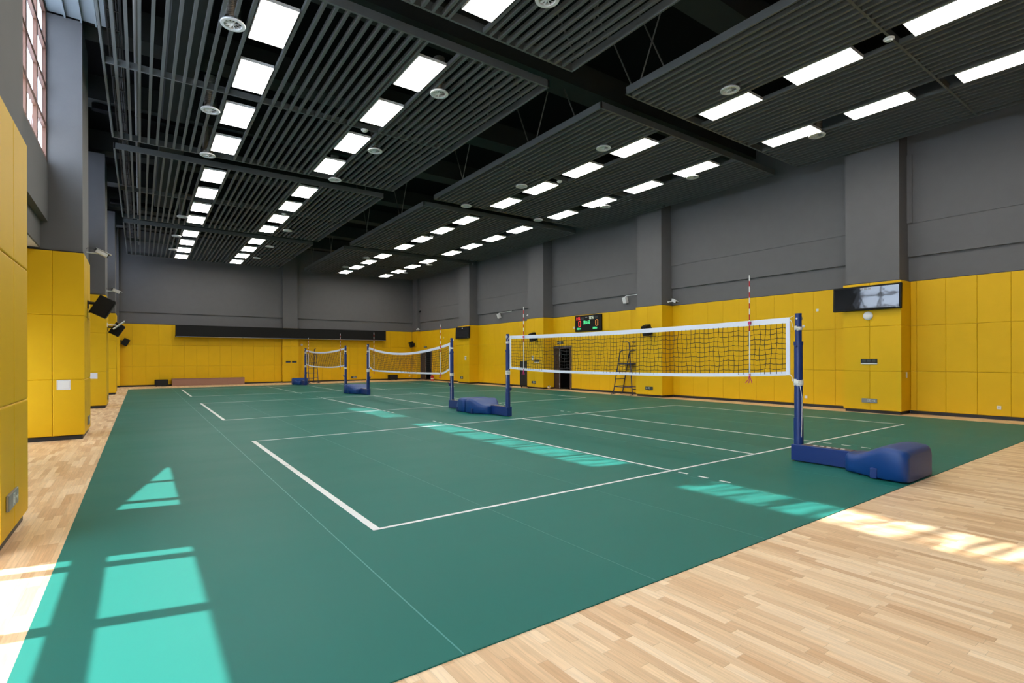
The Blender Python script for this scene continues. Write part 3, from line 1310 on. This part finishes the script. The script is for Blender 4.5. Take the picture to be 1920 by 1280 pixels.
# ------------------------------------------------------------------ doors in the right wall
def wall_door(idx, y0, y1, h, leaf_y, label, open_leaf=None):
    m = MB()
    for a, b_ in ((y0, y0 + .09), (y1 - .09, y1)):
        m.box(XR - .09, XR + .37, a, b_, 0, h, .008, 1)
    m.box(XR - .09, XR + .37, y0, y1, h - .09, h, .008, 1)
    f = struct(m.build('door_%d' % idx, 'doorframe'))
    f['label'] = label
    m = MB()
    m.box(XR + .02, XR + .10, leaf_y[0], leaf_y[1], .01, h - .09)
    lf = m.build('door_leaf', 'door', f)
    m = MB()
    for z in (.35, 1.7, 2.45):
        m.cyl((XR - .02, leaf_y[0] - .01, z - .08), (XR - .02, leaf_y[0] - .01, z + .08), .022, 8)
    m.cyl((XR + .0, leaf_y[0] - .005, .05), (XR + .0, leaf_y[0] - .005, h - .1), .014, 8)
    m.build('hinge', 'steel', lf)
    if open_leaf:
        m = MB()
        m.box(XR + .12, XR + 1.15, open_leaf, open_leaf + .07, .01, h - .09)
        lf = m.build('door_leaf', 'doorframe', f)
        m = MB()
        m.lathe([(.02, 0), (.03, .03), (.05, .06), (0, .08)], 12, (XR + .95, open_leaf + .07, 1.25), 'y')
        m.build('handle', 'steel', lf)
    # dark corridor behind
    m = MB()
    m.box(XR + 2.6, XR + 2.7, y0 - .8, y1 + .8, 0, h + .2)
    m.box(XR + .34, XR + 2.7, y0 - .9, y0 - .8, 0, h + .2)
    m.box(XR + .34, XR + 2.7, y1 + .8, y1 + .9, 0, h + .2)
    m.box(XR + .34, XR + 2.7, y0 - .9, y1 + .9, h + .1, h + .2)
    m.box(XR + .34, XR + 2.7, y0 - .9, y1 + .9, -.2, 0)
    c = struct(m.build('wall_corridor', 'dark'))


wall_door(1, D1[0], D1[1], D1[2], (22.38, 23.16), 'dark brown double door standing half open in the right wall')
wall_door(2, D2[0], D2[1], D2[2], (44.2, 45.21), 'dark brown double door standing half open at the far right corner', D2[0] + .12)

# ------------------------------------------------------------------ displays and signs
RX = Matrix(((0, 0, -1), (-1, 0, 0), (0, 1, 0)))        # text facing -X, reading towards -Y
RXQ = RX.to_quaternion()
PXF = PXR - .075         # face of the right pillars' padding
WXF = XR - .075          # face of the right wall's padding


def display(y0, y1, z0, z1, label, small):
    t = thing('wall_display', label, 'display', (PXF - .02, (y0 + y1) / 2, z0))
    h, hh = (y1 - y0) / 2, z1 - z0
    t.rotation_euler.y = math.radians(2.4)
    m = MB()
    m.box(-.14, .0, -h, h, 0, hh, .015, 2)
    m.build('casing', 'blackp', t)
    m = MB()
    m.box(-.147, -.139, -h + .07, h - .07, .07, hh - .07)
    m.build('screen', 'screen', t)
    m = MB()
    if small:
        for k in (-.14, 0, .14):
            m.box(-.151, -.146, k - .05, k + .05, hh - .17, hh - .09)
    else:
        m.box(-.151, -.146, -.12, .06, hh - .17, hh - .10)
    m.build('name_plate', 'ink', t)
    m = MB()
    m.box(-.151, -.1, -h + .05, -h + .16, .035, .05)
    m.build('maker_mark', 'whitep', t)
    return t


display(1.12, 3.52, 4.10, 5.08, 'long dark wall display reflecting the windows, on the nearest right pillar', True)
display(33.25, 35.62, 4.05, 5.10, 'black wall display on the farthest right pillar', False)

t = thing('scoreboard', 'lit black electronic scoreboard on the right wall showing zero to zero', 'scoreboard', (WXF - .0, 19.26, 4.06))
m = MB()
m.box(-.12, .0, -1.28, 1.25, 0, 1.09, .02, 2)
m.build('casing', 'blackp', t)
FXs = -.125
def led(body, size, mt, y, z, nm):
    return text(body, size, mt, t, (FXs, y, z), RXQ, nm)
led('主队', .23, 'led_r', .92, .88, 'team_caption')
led('客队', .23, 'led_w', -.38, .88, 'team_caption')
for yc_, mt_ in ((.77, 'led_r'), (-.88, 'led_o')):
    m = MB()
    pts = []
    for sy, sz, a0 in ((1, 1, 0), (-1, 1, 1), (-1, -1, 2), (1, -1, 3)):
        for q in range(5):
            a = PI / 2 * (a0 + q / 4)
            pts.append((FXs, yc_ + sy * .05 + .045 * math.cos(a), .53 + sz * .14 + .045 * math.sin(a)))
    m.tube(pts, .020, 6, closed=True)
    m.build('score_digit', mt_, t)
led('第0局', .27, 'led_g', .08, .58, 'set_caption')
led('局胜:0', .15, 'led_g', .86, .18, 'sets_won_caption')
led('局胜:0', .15, 'led_g', -.70, .18, 'sets_won_caption')
led('00:00', .09, 'led_d', .12, .93, 'clock_caption')
m = MB()
m.box(-.124, -.119, .36, .64, .78, .97)
m.box(-.124, -.119, -.98, -.68, .80, .98)
m.build('unlit_bar', 'unlit', t)

# long black roller box on the far wall
t = thing('roller_screen_housing', 'long black roller screen housing mounted across the far wall', 'roller screen', (9.32, 46.2, 4.17))
m = MB()
m.box(-9.32, 9.32, -.22, .14, .03, 1.0, .01, 1)
m.build('housing', 'blackp', t)
m = MB()
m.box(-9.32, 9.32, -.225, -.19, .0, .04)
m.build('bottom_rail', 'signgrey', t)
m = MB()
for x in (-9.3, -4.2, 9.3):
    m.box(x - .03, x + .03, -.2, .5, .05, .12)
    m.lathe([(.04, -.02), (.04, .02)], 10, (x, -.22, -.02), 'x')
m.build('bracket', 'blackp', t)

# storage bench and floor speakers along the far wall
t = thing('storage_bench', 'low pinkish brown bench box of four sections along the far wall', 'bench', (2.49, 46.28, 0))
m = MB()
m.box(-2.75, 2.75, -.30, .36, 0, .58, .01, 1)
m.build('carcass', 'wooden', t)
for k in range(4):
    m = MB()
    m.box(-2.74 + 1.37 * k + .01, -2.74 + 1.37 * (k + 1) - .01, -.32, -.298, .02, .56, .004, 1)
    o = m.build('front_panel', 'wooden', t)
m = MB()
m.box(-2.77, 2.77, -.33, .37, .58, .61, .006, 1)
m.build('bench_top', 'wooden', t)
for lx, ly, lab in ((-1.0, 46.2, 'black floor speaker standing left of the brown bench'), (19.45, 46.15, 'black floor speaker near the far right corner')):
    t = thing('floor_speaker', lab, 'speaker', (lx, ly, 0))
    m = MB()
    m.box(-.47, .47, -.25, .25, .03, .56, .03, 2)
    m.build('cabinet', 'blackp', t)
    m = MB()
    m.box(-.42, .42, -.262, -.248, .07, .52, .006, 1)
    m.build('grille', 'grille', t)
    for sx in (-.35, .35):
        m = MB()
        m.box(sx - .05, sx + .05, -.2, .2, 0, .035)
        m.build('foot', 'black', t)

# tall black cabinet
t = thing('equipment_cabinet', 'tall black wheeled cabinet against the right wall beside the pillar', 'cabinet', (21.85, 25.5, 0))
m = MB()
m.box(-.38, .40, -.56, .56, .14, 2.02, .03, 2)
m.build('cabinet_body', 'blackp', t)
m = MB()
m.box(-.395, -.378, -.50, -.005, .2, 1.96, .006, 1)
m.build('cabinet_door', 'black', t)
m = MB()
m.box(-.395, -.378, .005, .50, .2, 1.96, .006, 1)
m.build('cabinet_door', 'black', t)
for sx in (-.28, .3):
    for sy in (-.46, .46):
        m = MB()
        m.lathe([(.065, -.02), (.065, .02)], 14, (sx, sy, .065), 'y')
        m.box(sx - .03, sx + .03, sy - .03, sy + .03, .06, .15)
        m.build('caster', 'black', t)

# volleyball on the floor by the door
t = thing('volleyball', 'scuffed white yellow and dark volleyball on the floor by the right door', 'ball', (21.75, 22.85, .135))
m = MB()
bm_ = m.bm
bmesh.ops.create_uvsphere(bm_, u_segments=24, v_segments=16, radius=.135)
for f in bm_.faces:
    c = f.calc_center_median()
    a = math.atan2(c.y, c.x)
    if c.z > .05:
        f.material_index = 2 if math.sin(a * 2 + .6) > -.2 else 0
    else:
        f.material_index = 1 if math.sin(a * 3 + c.z * 14) > -.4 else 0
m.build('panels', ['ball_w', 'ball_y', 'ball_b'], t, smooth=True)

# fire extinguishers
for k, (dx, dyy, lab) in enumerate(((0, 0, 'red fire extinguisher right of the far door, nearer the court'), (.12, .32, 'red fire extinguisher right of the far door, next to the door frame'))):
    t = thing('fire_extinguisher', lab, 'fire extinguisher', (21.75 + dx, 41.45 + dyy, 0), 0, 'fire extinguishers by the far door')
    m = MB()
    m.lathe([(0, .0), (.14, .0), (.15, .03), (.15, .40), (.13, .48), (.05, .53), (.05, .56), (0, .56)], 16)
    m.build('cylinder', 'red', t, auto=.8)
    m = MB()
    m.box(-.03, .03, -.03, .03, .55, .60)
    m.box(-.02, .02, -.14, .02, .60, .625)
    m.build('valve', 'black', t)
    m = MB()
    m.tube([(0, .03, .58), (-.08, .12, .58), (-.15, .12, .45), (-.17, .06, .18)], .018, 6)
    m.build('hose', 'black', t)
    m = MB()
    m.lathe([(.1515, .18), (.1515, .30)], 16, cap=False)
    m.build('label_band', 'whitep', t)

# ------------------------------------------------------------------ wall speakers
def wall_speaker(loc, rz, label, tilt=.5):
    """wall face is local plane X = 0, cabinet hangs out towards +X and looks down"""
    t = thing('wall_speaker', label, 'speaker', loc, rz, 'black tilted wall speakers')
    m = MB()
    m.box(.0, .03, -.10, .10, -.12, .12, .005, 1)
    m.tube([(.02, 0, .06), (.30, 0, .04)], .045, 8)
    m.tube([(.02, 0, -.22), (.14, 0, -.22)], .02, 8)
    m.build('bracket', 'black', t)
    mx = Matrix.Translation((.36, 0, -.05)) @ Matrix.Rotation(tilt, 4, 'Y')
    m = MB()
    m.box(-.21, .21, -.20, .20, -.29, .29, .02, 2, mx)
    m.build('cabinet', 'blackp', t)
    m = MB()
    m.box(.209, .222, -.175, .175, -.265, .265, .004, 1, mx)
    m.build('grille', 'grille', t)
    return t


wall_speaker((-3.70, 13.45, 3.85), 0, 'black tilted speaker on the second pillar of the left side', .48)
wall_speaker((-3.70, 25.0, 3.72), 0, 'black tilted speaker behind the white antenna on the left side', .55)
wall_speaker((-3.78, 46.52, 3.72), 0, 'small black tilted speaker on the corner pillar at the far left', .5)
wall_speaker((PXF, 13.2, 3.85), PI, 'black tilted speaker on the right pillar behind the nearest net, beside the chair', .35)
wall_speaker((PXF, 23.75, 3.85), PI, 'black tilted speaker on the right pillar left of the brown door', .35)
wall_speaker((21.92, 46.0, 3.85), PI, 'black tilted speaker on the corner pillar at the far right', .35)

# ------------------------------------------------------------------ cameras
def bullet_camera(loc, rz, label, pitch=.45):
    t = thing('security_camera', label, 'security camera', loc, rz, 'white security cameras')
    m = MB()
    m.lathe([(.05, 0), (.055, .03), (.03, .04)], 14, (0, 0, 0), 'x')
    m.tube([(.03, 0, 0), (.33, 0, .0)], .022, 8)
    m.build('arm', 'white', t)
    mx = Matrix.Translation((.42, 0, .03)) @ Matrix.Rotation(pitch, 4, 'Y')
    m = MB()
    m.box(-.15, .17, -.07, .07, -.075, .05, .03, 3, mx)
    m.build('camera_body', 'white', t)
    m = MB()
    m.box(-.17, .24, -.085, .085, .05, .066, .004, 1, mx)
    m.build('sun_shade', 'white', t)
    m = MB()
    m.box(.16, .185, -.055, .055, -.065, .04, .01, 2, mx)
    m.box(-.19, -.14, -.06, .06, -.03, .06, .01, 2, mx)
    m.build('lens_glass', 'black', t)
    m = MB()
    m.tube([(.02, 0, .05), (.08, 0, .14), (.2, 0, .15), (.28, 0, .08)], .006, 5)
    m.build('cable', 'black', t)
    return t


bullet_camera((PXL, 13.6, 5.42), 0, 'white bullet camera on the second left pillar, largest of the cameras')
bullet_camera((PXL, 25.0, 5.50), 0, 'white bullet camera on the third left pillar')
bullet_camera((PXR + .55, 12.5, 5.40), -PI / 2, 'white bullet camera at the foot of the grey pillar beside the nearest net', .5)
bullet_camera((21.9, 45.45, 5.38), -PI / 2, 'tiny white bullet camera at the far right corner')
bullet_camera((21.8, 24.87, 5.55), PI / 2, 'small white bullet camera on the pillar above the tall black cabinet')
for i, (yp, yc, z, lab) in enumerate(((14.25, 15.9, 6.0, 'white box camera hanging on a long arm right of the scoreboard'), (28.2, 29.95, 5.98, 'white box camera hanging on a long arm above the far right wall padding'))):
    t = thing('security_camera', lab, 'security camera', (WXF - .15, yc, z), 0, 'white security cameras')
    m = MB()
    m.tube([(.12, yp - yc, .12), (.05, -.9, .10), (0, -.1, .08), (0, 0, .03)], .022, 8)
    m.build('arm', 'white', t)
    mx = Matrix.Rotation(-.35, 4, 'Y')
    m = MB()
    m.box(-.14, .10, -.13, .13, -.36, .02, .02, 2, mx)
    m.build('camera_body', 'white', t)

t = thing('antenna_panel', 'flat white tilted antenna panel on an arm in front of a left speaker', 'antenna', (-3.70, 24.6, 3.86))
m = MB()
m.tube([(0, 0, 0), (.34, 0, 0)], .03, 8)
m.box(0, .03, -.08, .08, -.1, .1)
m.build('arm', 'white', t)
mx = Matrix.Translation((.45, 0, -.0)) @ Matrix.Rotation(.85, 4, 'Y')
m = MB()
m.box(-.03, .03, -.22, .22, -.30, .30, .02, 2, mx)
m.build('panel', 'white', t)
t = thing('dome_camera', 'tiny dark dome camera high in the far right corner', 'security camera', (22.25, 45.2, 7.35))
m = MB()
m.box(-.05, .0, -.08, .08, -.05, .1)
m.lathe([(.0, -.12), (.07, -.09), (.10, -.02), (.10, .02), (0, .02)], 16, (-.12, 0, 0))
m.build('dome', 'blackp', t, auto=.7)

# ------------------------------------------------------------------ small wall fittings
def plate(name, label, cat, loc, wy, hz, mt, nrm=-1, axis='x', th=.02, group=None, bev=.006):
    """flat fitting on a wall: loc = centre on the wall face"""
    t = thing(name, label, cat, loc, 0, group)
    m = MB()
    if axis == 'x':
        m.box(0, nrm * th, -wy / 2, wy / 2, -hz / 2, hz / 2, bev, 1)
    else:
        m.box(-wy / 2, wy / 2, 0, nrm * th, -hz / 2, hz / 2, bev, 1)
    m.build(name + '_plate', mt, t)
    return t


def exit_sign(loc, w_, h_, axis, nrm, arrow, label, mt='signdark'):
    """low evacuation sign: running figure, doorway and arrow"""
    t = plate('exit_sign', label, 'exit sign', loc, w_, h_, mt, nrm, axis, .03, 'evacuation signs')
    m = MB()

    def P(u, v):
        d = nrm * .034
        # u runs to the viewer's right on the sign face
        if axis == 'x':
            return (d, u * nrm, v)
        return (u, d, v)

    def flat(pts):
        a = [Vector(P(*p)) for p in pts]
        dv = Vector((-nrm * .006, 0, 0)) if axis == 'x' else Vector((0, -nrm * .006, 0))
        m.prism(a, dv)
    sh = h_ * .36
    cx = arrow * w_ * .30
    # arrow
    flat([(cx - arrow * .12 * w_, -.022 * h_ * 3), (cx + arrow * .03 * w_, -.022 * h_ * 3), (cx + arrow * .03 * w_, .022 * h_ * 3), (cx - arrow * .12 * w_, .022 * h_ * 3)])
    flat([(cx + arrow * .02 * w_, -.2 * h_), (cx + arrow * .13 * w_, 0), (cx + arrow * .02 * w_, .2 * h_)])
    # doorway
    dx = 0
    bw = w_ * .02
    for a, b_ in ((-.10 * w_, -.10 * w_ + bw), (.10 * w_ - bw, .10 * w_)):
        flat([(dx + a, -sh), (dx + b_, -sh), (dx + b_, sh), (dx + a, sh)])
    flat([(dx - .1 * w_, sh - bw), (dx + .1 * w_, sh - bw), (dx + .1 * w_, sh), (dx - .1 * w_, sh)])
    # running figure
    s = h_ * .30
    hd = [(dx + .08 * s * 2 + .16 * s * math.cos(q), .72 * s + .16 * s * math.sin(q)) for q in [2 * PI * k / 8 for k in range(8)]]
    flat(hd)
    flat([(dx - .18 * s, -.05 * s), (dx + .12 * s, -.12 * s), (dx + .22 * s, .5 * s), (dx - .06 * s, .55 * s)])
    flat([(dx - .05 * s, -.05 * s), (dx + .15 * s, -.12 * s), (dx + .45 * s, -.5 * s), (dx + .30 * s, -.95 * s), (dx + .18 * s, -.5 * s)])
    flat([(dx - .2 * s, .0), (dx + .02 * s, -.1 * s), (dx - .25 * s, -.6 * s), (dx - .65 * s, -.75 * s), (dx - .6 * s, -.9 * s), (dx - .1 * s, -.7 * s)][:4])
    flat([(dx + .15 * s, .5 * s), (dx + .5 * s, .2 * s), (dx + .45 * s, .1 * s), (dx + .1 * s, .32 * s)])
    m.build('sign_print', 'signwhite', t)
    return t


exit_sign((PXF, 2.24, .49), .54, .17, 'x', -1, 1, 'silver low exit sign with right-pointing arrow on the nearest right pillar', 'signgrey')
exit_sign((PXF, 13.33, .50), .54, .18, 'x', -1, -1, 'dark low exit sign with left-pointing arrow on the pillar beside the umpire chair')
exit_sign((PXF, 24.1, .47), .50, .18, 'x', -1, 1, 'dark low exit sign on the right pillar beside the black cabinet')
exit_sign((PXF, 34.75, .52), .50, .22, 'x', -1, 1, 'dark low exit sign on the farthest right pillar under the display')
exit_sign((WXF, 22.2, 3.36), .66, .22, 'x', -1, -1, 'dark exit sign above the brown door in the right wall')
exit_sign((WXF, 44.1, 3.5), .66, .22, 'x', -1, -1, 'dark exit sign above the far door')
exit_sign((15.45, YF - .07, .36), .62, .22, 'y', -1, 1, 'dark low exit sign on the far wall right of the farthest net')
exit_sign((PXL + .09, 2.16, .53), .58, .19, 'x', 1, 1, 'silver low exit sign on the nearest left pillar', 'signgrey')
exit_sign((PXL + .09, 13.57, .42), .54, .25, 'x', 1, 1, 'silver low exit sign on the second left pillar', 'signgrey')
exit_sign((PXL + .09, 25.1, .42), .54, .22, 'x', 1, 1, 'dark low exit sign on the third left pillar')

for loc, lab, axis in (((PXF, 2.25, 2.075), 'black triple switch panel on the nearest right pillar', 'x'),
                       ((PXF, 23.72, 2.05), 'black triple switch panel on the right pillar beside the brown door', 'x'),
                       ((9.03, 46.35, 2.0), 'left dark switch panel on the far wall pillar', 'y'),
                       ((9.58, 46.35, 2.0), 'right dark switch panel on the far wall pillar', 'y')):
    t = plate('switch_panel', lab, 'switch panel', loc, .58 if axis == 'x' else .42, .16, 'black', -1, axis, .03, 'triple switch panels')
    for k in (-1, 0, 1):
        m = MB()
        q = .17 if axis == 'x' else .12
        if axis == 'x':
            m.box(-.036, -.028, k * q - .06, k * q + .06, -.04, .05)
        else:
            m.box(k * q - .045, k * q + .045, -.036, -.028, -.04, .05)
        m.build('switch', 'signdark', t)
    m = MB()
    if axis == 'x':
        m.box(-.032, 0, -.29, .29, -.13, -.082, .004, 1)
        m.build('lower_strip', 'whitep', t)
    else:
        m.box(-.2, .2, -.032, 0, -.11, -.08, .004, 1)
        m.build('lower_strip', 'signgrey', t)

SOCK = (((WXF, -1.43, .428), 'white socket low on the right wall, nearest the camera', .12),
        ((WXF, 4.63, 4.34), 'white socket high on the right wall left of the long display', .11),
        ((WXF, 5.23, 3.64), 'white socket on the right wall just right of the net post top', .11),
        ((WXF, 5.13, .426), 'white socket low on the right wall just right of the net post', .12),
        ((WXF, 20.72, 4.36), 'white socket on the right wall left of the scoreboard', .14),
        ((WXF, 40.86, .42), 'white socket low on the far part of the right wall', .14),
        ((WXF, 40.0, 4.33), 'white socket high on the far part of the right wall', .12))
for (loc, lab, s) in SOCK:
    t = plate('wall_socket', lab, 'socket', loc, s, s, 'whitep', -1, 'x', .015, 'small white wall sockets')
    m = MB()
    for k in (-.02, .02):
        m.box(-.0165, -.0145, k - .005, k + .005, -.02, .02)
    m.build('socket_hole', 'ink', t)
plate('wall_socket', 'white socket low on the far wall near the right corner', 'socket', (21.6, YF - .075, .36), .16, .14, 'whitep', -1, 'y', .015, 'small white wall sockets')
t = plate('light_switch', 'white switch on the shaded side of the nearest right pillar', 'switch', (21.85, PR[0][0] - .075, 1.53), .12, .22, 'whitep', -1, 'y', .015)
for y, z, lab in ((24.18, 2.28, 'white intercom box on the right pillar above the switch panel'), (34.02, 2.28, 'white intercom box on the farthest right pillar')):
    t = plate('intercom', lab, 'intercom', (PXF, y, z), .22, .34, 'whitep', -1, 'x', .06, None, .015)
    m = MB()
    m.box(-.066, -.058, -.06, .06, .02, .12)
    m.build('display_window', 'ink', t)
t = thing('siren_dome', 'round white dome on the nearest right pillar under the display', 'wall dome', (PXF, 2.28, 3.88))
m = MB()
m.lathe([(.172, 0), (.172, -.03), (.15, -.055), (.09, -.072), (0, -.078)], 28, (0, 0, 0), 'x')
m.build('dome', 'white', t, auto=.9)
t = thing('alarm_button', 'small round white fitting on the far wall above the tall chair', 'wall dome', (10.34, YF - .07, 3.64))
m = MB()
m.lathe([(.10, 0), (.10, -.03), (.05, -.05), (0, -.05)], 16, (0, 0, 0), 'y')
m.build('dome', 'whitep', t, auto=.9)

for (x, y, z, wd, hg, lab) in ((-4.148, PL[1][0] - .072, 1.525, .29, .27, 'white paper notice taped to the second left pillar'),
                               (-4.165, PL[2][0] - .072, 1.49, .29, .27, 'white paper notice taped to the third left pillar')):
    t = thing('paper_notice', lab, 'notice', (x, y, z), 0, 'paper notices on the left pillars')
    m = MB()
    m.box(-wd / 2, wd / 2, -.004, 0, -hg / 2, hg / 2)
    m.build('sheet', 'paper', t)
    m = MB()
    for a in (-.42, .42):
        m.box(wd * a - .0015, wd * a + .0015, -.0052, -.0038, -hg * .42, hg * .42)
        m.box(-wd * .42, wd * .42, -.0052, -.0038, hg * a - .0015, hg * a + .0015)
    m.build('border_line', 'ink', t)

# ------------------------------------------------------------------ bring layout units to metres
done = set()
for o in list(bpy.data.objects):
    if o.type in {'CAMERA'} or o.name == 'sun':
        continue
    o.location = Vector(o.location) * S
    if o.type == 'MESH' and o.data.name not in done:
        done.add(o.data.name)
        o.data.transform(Matrix.Scale(S, 4))
